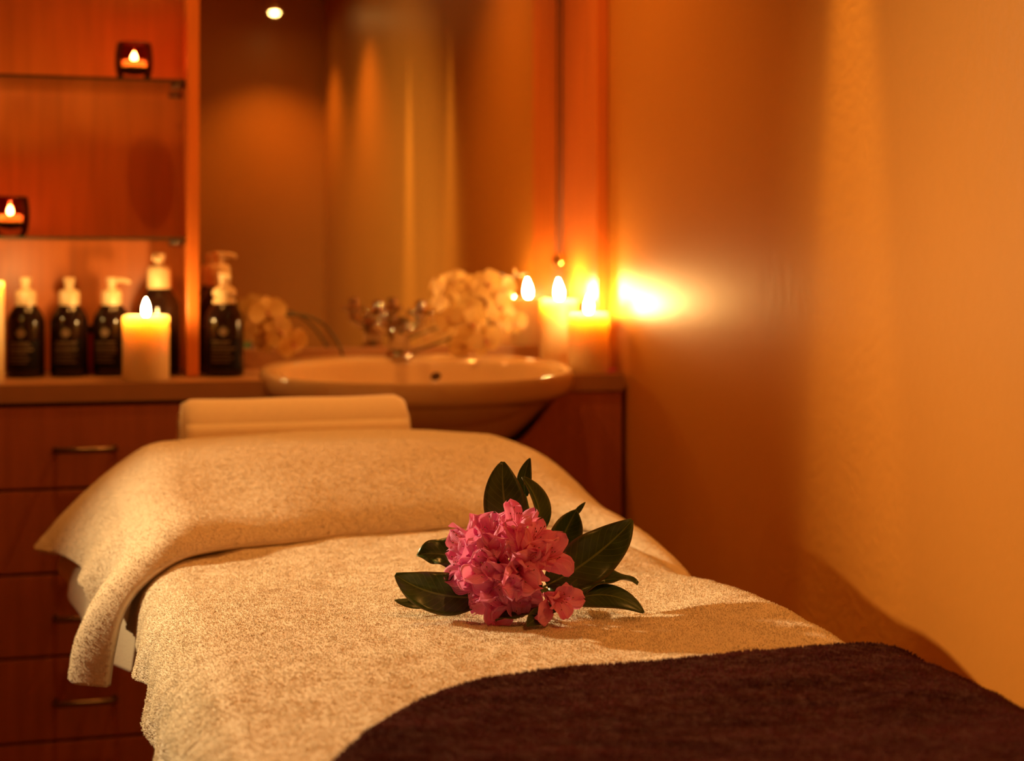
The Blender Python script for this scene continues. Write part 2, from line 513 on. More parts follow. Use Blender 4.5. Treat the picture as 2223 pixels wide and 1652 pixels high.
def basin():
    t = empty('wash_basin', room(BC[0], BC[1], TOPZ), TH)
    tag(t, 'white oval porcelain wash basin set into the worktop in front of the mirror', 'basin')
    dz = RIMZ - TOPZ
    rings = [(0.07, 0.07, 0.0, -0.128), (0.30, 0.28, -0.01, -0.124), (0.55, 0.50, -0.015, -0.108), (0.74, 0.66, -0.028, -0.072), (0.83, 0.735, -0.036, -0.034),
             (0.87, 0.765, -0.040, -0.010), (0.893, 0.785, -0.042, -0.001), (0.93, 0.84, -0.034, 0.004), (0.965, 0.93, -0.014, 0.0045), (0.988, 0.978, -0.004, 0.0), (1.0, 1.0, 0, -0.010),
             (0.998, 0.998, 0, -0.026), (0.985, 0.985, 0, -0.040), (0.945, 0.93, 0.004, -0.048), (0.885, 0.83, 0.022, -0.062), (0.82, 0.74, 0.034, -0.090), (0.74, 0.66, 0.044, -0.125), (0.62, 0.54, 0.050, -0.160), (0.45, 0.40, 0.052, -0.182), (0.2, 0.2, 0.052, -0.188)]
    n = 72
    vs, fs = [], []
    for a, b, off, z in rings:
        for k in range(n):
            x, y = sup(2 * math.pi * k / n, 2.25)
            yy = y * BB * b + off
            vs.append((x * BA * a, yy, dz + z + 0.018 * yy / BB))
    for i in range(len(rings) - 1):
        for k in range(n):
            k2 = (k + 1) % n
            fs.append((i * n + k, i * n + k2, (i + 1) * n + k2, (i + 1) * n + k))
    fs.append(tuple(reversed(range(n))))
    fs.append(tuple(range((len(rings) - 1) * n, len(rings) * n)))
    me = mesh('bowl', vs, fs, 'porcelain')
    bm = bmesh.new(); bm.from_mesh(me)
    bmesh.ops.recalc_face_normals(bm, faces=bm.faces)
    bm.to_mesh(me); bm.free()
    bo = link('bowl', me, t)
    sd = bo.modifiers.new('sub', 'SUBSURF'); sd.levels = 1; sd.render_levels = 1
    lobj('drain', 'chrome', t, [(0.001, 0.002), (0.012, 0.003), (0.020, 0.002), (0.022, 0.0)], 20, loc=(0, -0.0, dz - 0.1275), caps=(True, False))
    # overflow hole in the far inside of the bowl
    lobj('overflow_ring', 'dark', t, [(0.001, 0.0), (0.010, 0.0015), (0.011, 0.0)], 16, loc=(0.01, -0.135, dz - 0.008), caps=(True, False)).rotation_euler = (R(-55), 0, 0)
    return t
basin()

def faucet():
    t = empty('mixer_tap', room(-0.447, 0.218, 0.902), TH)
    tag(t, 'chrome basin mixer tap with two cross handles on the basin ledge', 'tap')
    lobj('base_flange', 'chrome', t, [(0.030, -0.004), (0.031, 0.002), (0.027, 0.008), (0.024, 0.012)], 28)
    lobj('tap_body', 'chrome', t, [(0.024, 0.010), (0.023, 0.04), (0.026, 0.055), (0.026, 0.068), (0.019, 0.078), (0.014, 0.084), (0.006, 0.088)], 28)
    sp = bez((0, -0.01, 0.055), (0, -0.055, 0.10), (0, -0.115, 0.058), 10)
    tube('spout', 'chrome', t, sp, [0.014, 0.014, 0.0135, 0.013, 0.0125, 0.012, 0.0118, 0.0116, 0.0115, 0.0118], 14)
    for s in (-1, 1):
        hx, hz = s * 0.048, 0.088
        tube('valve_arm', 'chrome', t, [(s * 0.018, 0, 0.056), (s * 0.036, 0, 0.064), (hx, 0, 0.074), (hx, 0, 0.084)], [0.013, 0.013, 0.013, 0.014], 14)
        h = lobj('handle', 'chrome', t, [(0.013, 0.0), (0.016, 0.004), (0.016, 0.016), (0.011, 0.022), (0.010, 0.030), (0.013, 0.034), (0.008, 0.040), (0.002, 0.041)], 20, loc=(hx, 0, hz - 0.004))
        for k in range(4):
            a = math.pi / 4 + k * math.pi / 2 + 0.2 * s
            d = Vector((math.cos(a), math.sin(a), 0))
            tube('cross_arm', 'chrome', h, [d * 0.010 + Vector((0, 0, 0.012)), d * 0.022 + Vector((0, 0, 0.013)), d * 0.029 + Vector((0, 0, 0.014)), d * 0.032 + Vector((0, 0, 0.014))], [0.0048, 0.0045, 0.0068, 0.0035], 10)
    return t
faucet()

# ------------------------------------------------------------------ mirror, wall unit, shelves
MV = 0.40                                             # mirror plane (v)
m_ = empty('wall_mirror', room(-0.4505, MV, 0.915), TH)
tag(m_, 'tall frameless mirror behind the basin reflecting the ochre wall', 'mirror')
boxobj('mirror_glass', 'mirror', m_, (-0.4335, 0.4335, 0.0, 0.006, 0.0, 1.45))
boxobj('backing_board', 'edge', m_, (-0.4335, 0.4335, 0.0065, 0.068, 0.0, 1.45))
bs = boxobj('splashback', 'top', None, (-0.866, -0.016, 0.378, 0.399, TOPZ + 0.001, 0.914), bev=0.002, loc=room(0, 0, 0), rotz=TH)
bs.location = room(0, 0, 0)
tag(bs, 'low pale splashback strip along the foot of the mirror', 'splashback')

su = empty('shelving_unit', room(-1.33, 0.13, TOPZ), TH)
tag(su, 'cherry wood wall niche with back board and side posts around the glass shelves', 'shelving')
boxobj('back_board', 'wood', su, (-0.42, 0.42, 0.27, 0.335, 0.002, 1.5))
boxobj('side_post', 'wood', su, (0.4195, 0.4445, 0.0, 0.335, 0.002, 1.5), bev=0.0015)
boxobj('side_post', 'wood', su, (-0.445, -0.42, 0.0, 0.335, 0.002, 1.5), bev=0.0015)
boxobj('top_board', 'wood', su, (-0.42, 0.42, 0.0, 0.27, 1.47, 1.5))
ep = boxobj('end_post', 'wood', None, (-0.0155, 0.0105, 0.128, 0.465, TOPZ + 0.002, 2.37), bev=0.0015, loc=room(0, 0, 0), rotz=TH)
tag(ep, 'tall cherry wood side post between the mirror and the ochre wall', 'post')
def glass_shelf(z, lab):
    t = empty('glass_shelf', room(-1.33, 0.13, z), TH)
    tag(t, lab, 'shelf', 'glass shelves in the niche')
    boxobj('glass_pane', 'shelf_glass', t, (-0.417, 0.417, 0.006, 0.262, -0.006, 0.0))
    boxobj('front_edge', 'shelf_edge', t, (-0.417, 0.417, 0.003, 0.006, -0.006, 0.0))
    for x in (-0.408, 0.408):
        for y in (0.04, 0.22):
            v, f = tube_geo([(x - math.copysign(0.02, x), y, -0.0105), (x + math.copysign(0.0105, x), y, -0.0105)], 0.0042, 10)
            link('shelf_pin', mesh('shelf_pin', v, f, 'steel'), t)
    return t
glass_shelf(1.491, 'upper glass shelf with the smoky votive standing alone near the post')
glass_shelf(1.162, 'lower glass shelf just above the pump bottles')

# pull cord in the corner by the mirror
pc = empty('pull_cord', room(-0.024, 0.382, 1.115), TH)
tag(pc, 'dark pull cord with a round knob hanging at the mirror edge', 'pull cord')
tube('cord', 'dark', pc, [(0, 0, 0.02), (0.001, 0, 0.5), (0, 0, CE - 1.115)], 0.0022, 8)
lobj('knob', 'brass', pc, [(0.001, -0.016), (0.006, -0.014), (0.011, -0.008), (0.0125, 0.0), (0.011, 0.008), (0.006, 0.015), (0.003, 0.022)], 18)

# ------------------------------------------------------------------ candles
def flame_mesh(h, r, m, lean=0.0):
    pr = [(0.02, 0.0), (0.55, 0.07), (0.88, 0.18), (1.0, 0.32), (0.92, 0.48), (0.70, 0.66), (0.42, 0.82), (0.16, 0.94), (0.02, 1.0)]
    v, f = lathe([(a * r, b * h) for a, b in pr], 14)
    v = [(x + lean * (z / h) ** 2, y, z) for x, y, z in v]
    return mesh('flame', v, f, m)
def pillar_candle(u, v, r, h, fh, lab, lean=0.0, fo=(0, 0)):
    t = empty('pillar_candle', room(u, v, TOPZ + 0.0005), TH + random.random())
    tag(t, lab, 'candle')
    rb = 0.006
    prof = [(r * 0.97, 0.0), (r, 0.003), (r * 0.995, h * 0.5), (r, h - rb), (r - 0.0015, h - 0.002), (r - 0.005, h), (r - 0.009, h - 0.0015), (r * 0.62, h - 0.007), (r * 0.3, h - 0.010), (0.002, h - 0.0105)]
    lobj('wax_body', 'wax', t, prof, 40)
    a = -t.rotation_euler.z
    ox = fo[0] * math.cos(a) - fo[1] * math.sin(a); oy = fo[0] * math.sin(a) + fo[1] * math.cos(a)
    tube('wick', 'wick', t, [(ox, oy, h - 0.012), (ox + 0.0005, oy, h - 0.004), (ox + 0.002, oy, h + 0.002)], 0.0011, 6)
    fl = link('flame', flame_mesh(fh, fh * 0.20, 'flame', lean), t, (ox, oy, h - 0.003))
    fl['label'] = 'bright candle flame'
    return t
pillar_candle(-0.994, 0.058, 0.0465, 0.132, 0.037, 'short lit pillar candle in front of the tall pump bottle')
pillar_candle(-1.309, 0.052, 0.044, 0.202, 0.037, 'tall pillar candle at the far end of the bottle row')
pillar_candle(-0.056, 0.062, 0.0455, 0.130, 0.045, 'lit pillar candle on the worktop corner touching the ochre wall', 0.002)
pillar_candle(-0.064, 0.262, 0.0455, 0.156, 0.050, 'lit pillar candle behind the basin by the mirror corner', -0.003)

def votive(u, v, z, lab):
    t = empty('votive_holder', room(u, v, z + 0.0005), TH)
    tag(t, lab, 'votive', 'smoky glass votives on the shelves')
    lobj('glass_base', 'votive_base', t, [(0.028, 0.0), (0.031, 0.002), (0.035, 0.012), (0.038, 0.0235)], 32, caps=(True, False))
    lobj('dark_bottom', 'votive_dark', t, [(0.002, 0.0155), (0.015, 0.017), (0.028, 0.020), (0.0372, 0.0265), (0.0376, 0.030), (0.034, 0.031), (0.015, 0.028), (0.002, 0.027)], 32, caps=(False, False))
    lobj('glass_cup', 'votive', t, [(0.0382, 0.024), (0.0396, 0.040), (0.0392, 0.060), (0.0365, 0.078), (0.0350, 0.084), (0.0335, 0.084), (0.0352, 0.077), (0.0377, 0.060), (0.038, 0.041), (0.0372, 0.032)], 32, caps=(False, False))
    lobj('tealight_wax', 'wax', t, [(0.0245, 0.031), (0.025, 0.045), (0.0235, 0.046), (0.020, 0.0445), (0.002, 0.044)], 28)
    tube('wick', 'wick', t, [(0, 0, 0.043), (0.0006, 0, 0.0475)], 0.001, 6)
    link('flame', flame_mesh(0.019, 0.0056, 'tea_flame'), t, (0, 0, 0.0465))
    return t
votive(-1.017, 0.22, 1.491, 'smoky glass votive with tealight standing alone on the upper glass shelf')
votive(-1.267, 0.22, 1.162, 'smoky glass votive with tealight on the lower glass shelf')

# ------------------------------------------------------------------ pump bottles
def arc_patch(r, a0, a1, z0, z1, n=10):
    vs, fs = [], []
    for i in range(n + 1):
        a = a0 + (a1 - a0) * i / n
        vs += [(r * math.sin(a), -r * math.cos(a), z0), (r * math.sin(a), -r * math.cos(a), z1)]
    for i in range(n):
        fs.append((2 * i, 2 * i + 2, 2 * i + 3, 2 * i + 1))
    return vs, fs
def bottle(u, v, r, hb, hn, cap, nozzle, lab, turn=0.0, group='dark pump bottles on the worktop'):
    """hb shoulder height, hn neck height, cap = style, nozzle = angle of the spout or None"""
    t = empty('pump_bottle', room(u, v, TOPZ + 0.0005), turn)
    tag(t, lab, 'bottle', group)
    rc = r * 0.46
    prof = [(r * 0.90, 0.0), (r * 0.985, 0.004), (r, 0.010), (r, hb), (r * 0.985, hb + 0.006), (r * 0.90, hb + 0.017), (r * 0.72, hb + 0.029), (rc * 1.05, hn - 0.002), (rc, hn)]
    lobj('glass_body', 'amber', t, prof, 36)
    lw = 0.95
    v1, f1 = arc_patch(r + 0.0006, -lw, lw, 0.016, hb * 0.70, 14)
    lb = link('label', mesh('label', v1, f1, 'label'), t)
    # rows of small print
    vs, fs = [], []
    rows = 7
    for k in range(rows):
        z = hb * 0.66 - k * (hb * 0.66 - 0.026) / rows
        hgt = 0.0042 if k in (0, 2) else 0.0021
        a = -0.62
        end = random.uniform(0.25, 0.62) if k != 2 else 0.62
        while a < end:
            wdt = random.uniform(0.03, 0.11)
            pv, pf = arc_patch(r + 0.0011, a, min(a + wdt, end), z - hgt, z, 2)
            b = len(vs); vs += pv; fs += [tuple(i + b for i in q) for q in pf]
            a += wdt + 0.035
    link('lettering', mesh('lettering', vs, fs, 'print'), lb)
    # emblem: a fan of narrow plumes
    vs, fs = [], []
    zb = hb * 0.74
    for k in range(-3, 4):
        an = k * 0.23
        L = 0.023 - abs(k) * 0.0022
        pts = []
        for q in range(7):
            tt = q / 6
            pts.append((L * tt, 0.0021 * math.sin(math.pi * min(1, tt * 0.9 + 0.1))))
        b = len(vs)
        for x, wd in pts:
            for s in (-1, 1):
                px = math.sin(an) * x + s * wd * math.cos(an)
                pz = math.cos(an) * x - s * wd * math.sin(an)
                aa = px / r
                vs.append(((r + 0.0009) * math.sin(aa), -(r + 0.0009) * math.cos(aa), zb + pz))
        for q in range(6):
            fs.append((b + 2 * q, b + 2 * q + 1, b + 2 * q + 3, b + 2 * q + 2))
    link('emblem', mesh('emblem', vs, fs, 'print'), t)
    # pump
    p = lobj('pump_collar', 'pump', t, {
        'wide': [(rc * 1.16, hn - 0.008), (rc * 1.18, hn - 0.004), (rc * 1.18, hn + 0.020), (rc * 1.05, hn + 0.026), (rc * 0.55, hn + 0.029)],
        'tall': [(rc * 1.22, hn - 0.008), (rc * 1.24, hn - 0.003), (rc * 1.20, hn - 0.001), (rc * 1.24, hn + 0.002), (rc * 1.24, hn + 0.030), (rc * 1.1, hn + 0.038), (rc * 0.6, hn + 0.041)],
        'ring': [(rc * 1.25, hn - 0.008), (rc * 1.28, hn - 0.004), (rc * 1.28, hn + 0.001), (rc * 0.95, hn + 0.003), (rc * 0.95, hn + 0.006), (rc * 1.30, hn + 0.009), (rc * 1.34, hn + 0.018), (rc * 1.05, hn + 0.026), (rc * 0.5, hn + 0.030)]}[cap], 28)
    zt = {'wide': 0.029, 'tall': 0.041, 'ring': 0.030}[cap] + hn
    lobj('pump_stem', 'pump', p, [(rc * 0.50, zt - 0.002), (rc * 0.48, zt + 0.012)], 18)
    hh = {'wide': 0.012, 'tall': 0.013, 'ring': 0.016}[cap]
    head = lobj('pump_head', 'pump', t, [(rc * 0.50, zt + 0.008), (rc * 0.56, zt + 0.011), (rc * 0.62, zt + hh + 0.006), (rc * 0.66, zt + hh + 0.011), (rc * 0.5, zt + hh + 0.013), (0.001, zt + hh + 0.013)], 20)
    if nozzle is not None:
        d = Vector((math.cos(nozzle), math.sin(nozzle), 0))
        z = zt + hh + 0.006
        tube('nozzle', 'pump', head, [d * 0.004 + Vector((0, 0, z)), d * 0.022 + Vector((0, 0, z + 0.001)), d * 0.034 + Vector((0, 0, z - 0.002)), d * 0.038 + Vector((0, 0, z - 0.006))], [0.0056, 0.0050, 0.0044, 0.0038], 12)
    return t
bottle(-1.236, 0.222, 0.039, 0.112, 0.154, 'wide', R(100), 'dark pump bottle next to the tall pillar candle at the row end', 0.05)
bottle(-1.149, 0.222, 0.039, 0.112, 0.154, 'wide', R(-80), 'dark pump bottle in the middle of the three short ones in the niche', 0.1)
bottle(-1.063, 0.222, 0.039, 0.112, 0.154, 'wide', R(10), 'short dark pump bottle right behind the short lit pillar candle', -0.1)
bottle(-0.965, 0.215, 0.044, 0.142, 0.192, 'tall', R(-100), 'tall dark pump bottle with broad ivory collar behind the lit pillar candle', 0.1)
bottle(-0.833, 0.150, 0.041, 0.115, 0.160, 'ring', R(-70), 'dark pump bottle with ringed collar between the wood post and the orchid', 0.15)
bottle(-0.838, 0.262, 0.044, 0.142, 0.196, 'tall', R(-10), 'tall dark pump bottle standing behind another against the mirror', 0.1)

# dark red tube between two bottles
t = empty('red_tube', room(-1.100, 0.30, TOPZ + 0.0005), 0.1)
tag(t, 'dark red cosmetic tube half hidden between two pump bottles', 'tube')
lobj('tube_body', 'red', t, [(0.020, 0.0), (0.021, 0.004), (0.021, 0.082), (0.019, 0.088)], 20)
lobj('tube_cap', 'label', t, [(0.0225, 0.0885), (0.0225, 0.101), (0.020, 0.104)], 20)

# ------------------------------------------------------------------ orchids
def petal_disc(L, W, cup=0.15, n=8, m=6, ruffle=0.0, seed=0):
    vs, fs = [], []
    for i in range(n + 1):
        t = i / n
        wd = W * (math.sin(math.pi * min(1.0, 0.06 + 0.94 * t)) ** 0.62) * (0.55 + 0.75 * t if t < 0.6 else 1.0)
        for j in range(m + 1):
            s = j / m * 2 - 1
            x = s * wd * 0.5
            z = cup * L * (t * t) * -0.5 + cup * abs(s) ** 2 * wd * 0.35 + ruffle * math.sin(9 * s + seed) * t * L
            vs.append((x, t * L, z))
    for i in range(n):
        for j in range(m):
            a = i * (m + 1) + j
            fs.append((a, a + 1, a + m + 2, a + m + 1))
    return vs, fs
OP = mesh('orchid_petal', *petal_disc(0.037, 0.046, 0.25), 'orchid')
OS = mesh('orchid_sepal', *petal_disc(0.036, 0.029, 0.2), 'orchid')
OLv, OLf = petal_disc(0.014, 0.012, -0.9)
OL = mesh('orchid_lip', OLv, OLf, 'orchid_lip')
def blossom(parent, p, d, roll=0.0, s=1.0):
    b = lobj('blossom', 'orchid_lip', parent, [(0.001, -0.004), (0.003, -0.002), (0.0035, 0.003), (0.001, 0.006)], 10)
    b.location = p
    b.rotation_mode = 'QUATERNION'
    b.rotation_quaternion = Vector(d).to_track_quat('Z', 'Y') @ Quaternion((0, 0, 1), roll)
    b.scale = (s, s, s)
    for k, (me, ang, tilt, nm) in enumerate([(OP, 82, 8, 'petal'), (OP, -82, 8, 'petal'), (OS, 0, -4, 'sepal'), (OS, 142, -6, 'sepal'), (OS, -142, -6, 'sepal'), (OL, 180, 28, 'lip')]):
        q = link(nm, me, b)
        q.rotation_euler = Matrix.Rotation(R(ang), 3, 'Z').to_4x4().to_euler()
        q.rotation_euler = (Matrix.Rotation(R(ang), 3, 'Z') @ Matrix.Rotation(R(tilt), 3, 'X')).to_euler()
        q.location = (0, 0, 0.001 if nm == 'petal' else 0.0)
    return b
def bud(parent, p, s=0.008):
    o = lobj('bud', 'orchid', parent, [(0.0005, -s), (s * 0.6, -s * 0.6), (s * 0.75, 0), (s * 0.5, s * 0.7), (0.0005, s * 1.1)], 12)
    o.location = p
    return o
def R2(u, v, z, base):
    """room point relative to a room-aligned empty"""
    return (u - base[0], v - base[1], z - base[2])
# left spray: blossoms beside the bottle, stem arching to the basin
b0 = (-0.70, 0.20, TOPZ)
t = empty('orchid_spray', room(*b0), TH)
tag(t, 'small cream orchid spray drooping between the pump bottle and the tap', 'orchid')
tube('stem', 'stem', t, bez(R2(-0.565, 0.272, 0.905, b0), R2(-0.62, 0.19, 1.03, b0), R2(-0.735, 0.20, 0.985, b0), 14), 0.0032, 8)
for (u, v, z, d, rl, s) in [(-0.738, 0.188, 1.002, (-0.2, -1, 0.35), 0.2, 1.15), (-0.718, 0.170, 0.962, (0.3, -1, 0.0), 1.0, 1.0), (-0.690, 0.155, 0.938, (0.45, -0.9, -0.2), 0.5, 1.05), (-0.742, 0.205, 0.950, (-0.7, -0.6, 0.1), 0.9, 1.0)]:
    blossom(t, R2(u, v, z, b0), d, rl, s)
for a in (-0.2, 0.5):
    v, f = petal_disc(0.14, 0.045, 0.3)
    lf = link('leaf', mesh('leaf', v, f, 'darkleaf'), t, R2(-0.735, 0.255, 0.876, b0))
    lf.rotation_euler = (R(8), 0, R(-60) + a)
# right spray: a dense cluster beside the candles
b0 = (-0.25, 0.24, TOPZ)
t = empty('orchid_spray', room(*b0), TH)
tag(t, 'dense cream orchid spray clustered beside the lit candles at the mirror', 'orchid')
tube('stem', 'stem', t, bez(R2(-0.415, 0.275, 0.905, b0), R2(-0.33, 0.23, 0.94, b0), R2(-0.24, 0.24, 0.97, b0), 10), 0.003, 8)
tube('stem', 'stem', t, bez(R2(-0.24, 0.24, 0.97, b0), R2(-0.22, 0.26, 1.09, b0), R2(-0.135, 0.285, 1.085, b0), 10), 0.0026, 8)
for (u, v, z, d, rl, s) in [(-0.338, 0.205, 0.985, (-0.5, -1, 0.3), 0.3, 0.9), (-0.292, 0.185, 0.972, (-0.15, -1, 0.1), 1.1, 1.12), (-0.262, 0.170, 0.940, (0.1, -1, -0.2), 0.4, 1.12), (-0.310, 0.195, 0.925, (-0.3, -1, -0.4), 0.8, 0.85),
                            (-0.285, 0.240, 1.056, (-0.6, -0.8, 0.4), 0.2, 0.95), (-0.246, 0.225, 1.062, (-0.1, -1, 0.3), 0.7, 1.02), (-0.280, 0.230, 1.012, (-0.5, -1, -0.1), 0.1, 0.82),
                            (-0.205, 0.235, 1.050, (0.3, -1, 0.2), 0.5, 1.0), (-0.218, 0.222, 1.012, (0.1, -1, -0.1), 0.9, 1.0), (-0.180, 0.235, 0.975, (0.3, -1, -0.1), 0.1, 0.95)]:
    blossom(t, R2(u, v, z, b0), d, rl, s)
bud(t, R2(-0.15, 0.285, 1.082, b0)); bud(t, R2(-0.168, 0.275, 1.092, b0), 0.007)
for a, ll in ((0.0, 0.12), (0.7, 0.13), (-0.7, 0.10)):
    v, f = petal_disc(ll, 0.05, 0.35)
    lf = link('leaf', mesh('leaf', v, f, 'darkleaf'), t, R2(-0.21, 0.335, 0.880, b0))
    lf.rotation_euler = (R(4), R(6), R(-120) + a * 0.6)
# fallen pink petal by the corner candle
v, f = petal_disc(0.020, 0.018, 0.7)
fp = link('fallen_petal', mesh('fallen_petal', v, f, 'petal'), None, room(-0.006, 0.02, TOPZ + 0.008), TH + 1.2)
fp.modifiers.new('thick', 'SOLIDIFY').thickness = 0.0008
tag(fp, 'pink fallen petal at the foot of the corner candle', 'petal')

# ------------------------------------------------------------------ lamps
def ceiling_spot(u, v, lab, gain=1.0, cone=110, blend=0.8, col=(1.0, 0.38, 0.065)):
    t = empty('ceiling_spotlight', room(u, v, CE), TH)
    tag(t, lab, 'spotlight', 'ceiling spotlights along the wall')
    lobj('mount_plate', 'brass', t, [(0.045, 0.0), (0.045, -0.010), (0.02, -0.016)], 24)
    lobj('arm', 'brass', t, [(0.008, -0.014), (0.008, -0.115)], 12)
    lobj('spot_head', 'brass', t, [(0.018, -0.110), (0.034, -0.122), (0.036, -0.180), (0.033, -0.180), (0.030, -0.130), (0.002, -0.126)], 24, caps=(True, False))
    b = lobj('bulb', 'bulb', t, [(0.002, -0.1835), (0.018, -0.182), (0.024, -0.172), (0.014, -0.150), (0.005, -0.136)], 18)
    ld = bpy.data.lights.new('spot_beam', 'SPOT')
    ld.energy = SPOT_POWER * gain; ld.color = col; ld.spot_size = R(cone); ld.spot_blend = blend; ld.shadow_soft_size = 0.022
    lo = bpy.data.objects.new('spot_beam', ld); COL.objects.link(lo); lo.parent = t; lo.location = (0, 0, -0.190)
    return t
for u, v, lab in ((-0.45, -0.17, 'brass ceiling spotlight above the wash basin'), (-0.35, -2.8, 'brass ceiling spotlight above the foot of the bed'), (-0.30, -3.95, 'brass ceiling spotlight seen glowing at the top of the mirror')):
    ceiling_spot(u, v, lab, 0.75 if v < -3 else 1.0)
ceiling_spot(-1.15, -0.45, 'unseen brass ceiling spotlight added above the drawer cabinet to brighten the niche', 0.55)  # extra unseen spot, added as fill light for the dark shelf niche

for v, g, lab in ((-1.02, 6.0, 'brass ceiling spotlight grazing the ochre wall beside the folded blanket'), (-1.78, 11.0, 'brass ceiling spotlight grazing the ochre wall beside the flower')):
    ceiling_spot(-0.062, v, lab, g, 14.0, 0.6, (1.0, 0.60, 0.16))

# reading lamp standing beside the bed, its cone turned towards the flower
KX, KY, KZ = -2.13, 2.50, 1.58
KAZ, KEL = R(-27), R(-10)
aim = Vector((KX + math.cos(KAZ) * math.cos(KEL), KY + math.sin(KAZ) * math.cos(KEL), KZ + math.sin(KEL)))
kd = (aim - Vector((KX, KY, KZ))).normalized()
kq = kd.to_track_quat('-Z', 'Y')
t = empty('reading_lamp', (KX, KY, 0.0))
tag(t, 'brass reading lamp on a slim pole beside the bed, cone shade turned to the flower', 'lamp')
hp = Vector((0, 0, KZ)) - kd * 0.06
lobj('lamp_base', 'brass', t, [(0.12, 0.0), (0.12, 0.010), (0.10, 0.018), (0.012, 0.024)], 28, loc=(-0.10, 0.01, 0))
tube('lamp_pole', 'brass', t, [(-0.10, 0.01, 0.015), (-0.10, 0.01, 0.6), (-0.10, 0.01, KZ + 0.02), hp - kd * 0.015], 0.008, 10)
sh = lobj('lamp_shade', 'brass', t, [(0.012, 0.085), (0.026, 0.075), (0.036, 0.045), (0.052, 0.006), (0.050, 0.006), (0.034, 0.045), (0.024, 0.071), (0.004, 0.078)], 28, caps=(True, True))
sh.location = (0, 0, KZ); sh.rotation_mode = 'QUATERNION'; sh.rotation_quaternion = kq
kl = bpy.data.lights.new('reading_beam', 'SPOT')
kl.energy = KEY_POWER; kl.color = LAMP_COL; kl.spot_size = R(53); kl.spot_blend = 0.9; kl.shadow_soft_size = 0.030
ko = bpy.data.objects.new('reading_beam', kl); COL.objects.link(ko); ko.parent = t
ko.location = (0, 0, KZ); ko.rotation_mode = 'QUATERNION'; ko.rotation_quaternion = kq

# ------------------------------------------------------------------ massage bed
BETA = R(17.0)
CB, SB = math.cos(BETA), math.sin(BETA)
BEDC, BEDZ = 0.425, 0.715                             # bed middle (across) and padded top height
def bedw(c, a):
    """bed frame (c across, a along away from the camera) to world x, y"""
    return c * CB - a * SB, c * SB + a * CB
bx, by = bedw(BEDC, 1.68)
bed = empty('massage_bed', (bx, by, 0.0), BETA)
tag(bed, 'padded cream massage bed under the towels', 'bed')
boxobj('mattress', 'vinyl', bed, (-0.325, 0.325, -0.95, 0.95, 0.615, BEDZ), bev=0.047, seg=5, smooth=True)
boxobj('bed_frame', 'frame', bed, (-0.30, 0.30, -0.92, 0.92, 0.545, 0.614), bev=0.006)
for sx in (-1, 1):
    for sy in (-1, 1):
        boxobj('leg', 'frame', bed, (sx * 0.26 - 0.035, sx * 0.26 + 0.035, sy * 0.55 - 0.035, sy * 0.55 + 0.035, 0.0, 0.546), bev=0.006)
boxobj('side_rail', 'frame', bed, (-0.285, -0.245, -0.515, 0.515, 0.20, 0.26), bev=0.005)
boxobj('side_rail', 'frame', bed, (0.245, 0.285, -0.515, 0.515, 0.20, 0.26), bev=0.005)

def profile(s, W, r, flare=0.0):
    """cloth cross-section over the bed: s signed arc length -> (across, height, normal across, normal up)"""
    s = np.asarray(s, float)
    sg = np.sign(s); q = np.abs(s)
    flat = W - r
    arc = math.pi / 2 * r
    th = np.clip((q - flat) / r, 0, math.pi / 2 - flare)
    arc_e = r * (math.pi / 2 - flare)
    x = np.minimum(q, flat) + r * np.sin(th)
    z = r * (np.cos(th) - 1)
    rest = np.maximum(q - flat - arc_e, 0)
    x = x + rest * math.sin(flare)
    z = z - rest * math.cos(flare)
    return sg * x, z, sg * np.sin(th), np.cos(th)

def cloth_object(name, P, m, thick, parent=None):
    nx, ny = P.shape[:2]
    me = np_mesh(name, P.reshape(-1, 3), grid_faces(nx, ny), m)
    o = link(name, me, parent)
    sd = o.modifiers.new('thickness', 'SOLIDIFY')
    sd.thickness = thick
    sd.offset = -1.0
    return o
def tufts(name, P, n, length, width, parent, clump=None, m='pile', keep=None):
    """short pile fibres scattered over the grid P, one joined mesh"""
    nx, ny = P.shape[:2]
    fi = rng.random(n) * (nx - 1.001); fj = rng.random(n) * (ny - 1.001)
    i = fi.astype(int); j = fj.astype(int)
    a = (fi - i)[:, None]; b = (fj - j)[:, None]
    p00, p10, p01, p11 = P[i, j], P[i + 1, j], P[i, j + 1], P[i + 1, j + 1]
    p = (p00 * (1 - a) + p10 * a) * (1 - b) + (p01 * (1 - a) + p11 * a) * b
    tu = p10 - p00; tv = p01 - p00
    nrm = np.cross(tu, tv)
    nrm /= np.linalg.norm(nrm, axis=1)[:, None] + 1e-12
    if keep is not None:
        k = keep(p)
        p, nrm, tu = p[k], nrm[k], tu[k]
        n = len(p)
    tu = tu / (np.linalg.norm(tu, axis=1)[:, None] + 1e-12)
    tw = np.cross(nrm, tu)
    ang = rng.random(n) * 2 * math.pi
    L = length * (0.55 + 0.75 * rng.random(n))
    if clump is not None:
        L = L * (0.75 + 0.5 * clump(p))
    lean = (0.35 + 0.55 * rng.random(n)) * L
    la = rng.random(n) * 2 * math.pi
    tip = p + nrm * L[:, None] + (tu * np.cos(la)[:, None] + tw * np.sin(la)[:, None]) * lean[:, None]
    V = np.empty((n, 4, 3))
    for k in range(3):
        q = ang + k * 2.0944
        V[:, k] = p - nrm * 0.0006 + (tu * np.cos(q)[:, None] + tw * np.sin(q)[:, None]) * width
    V[:, 3] = tip
    base = (np.arange(n) * 4)[:, None]
    F = np.concatenate([base + np.array([[0, 1, 3]]), base + np.array([[1, 2, 3]]), base + np.array([[2, 0, 3]])], 0)
    o = link(name, np_mesh(name, V.reshape(-1, 3), F, m), parent)
    o['kind'] = 'stuff'
    return o

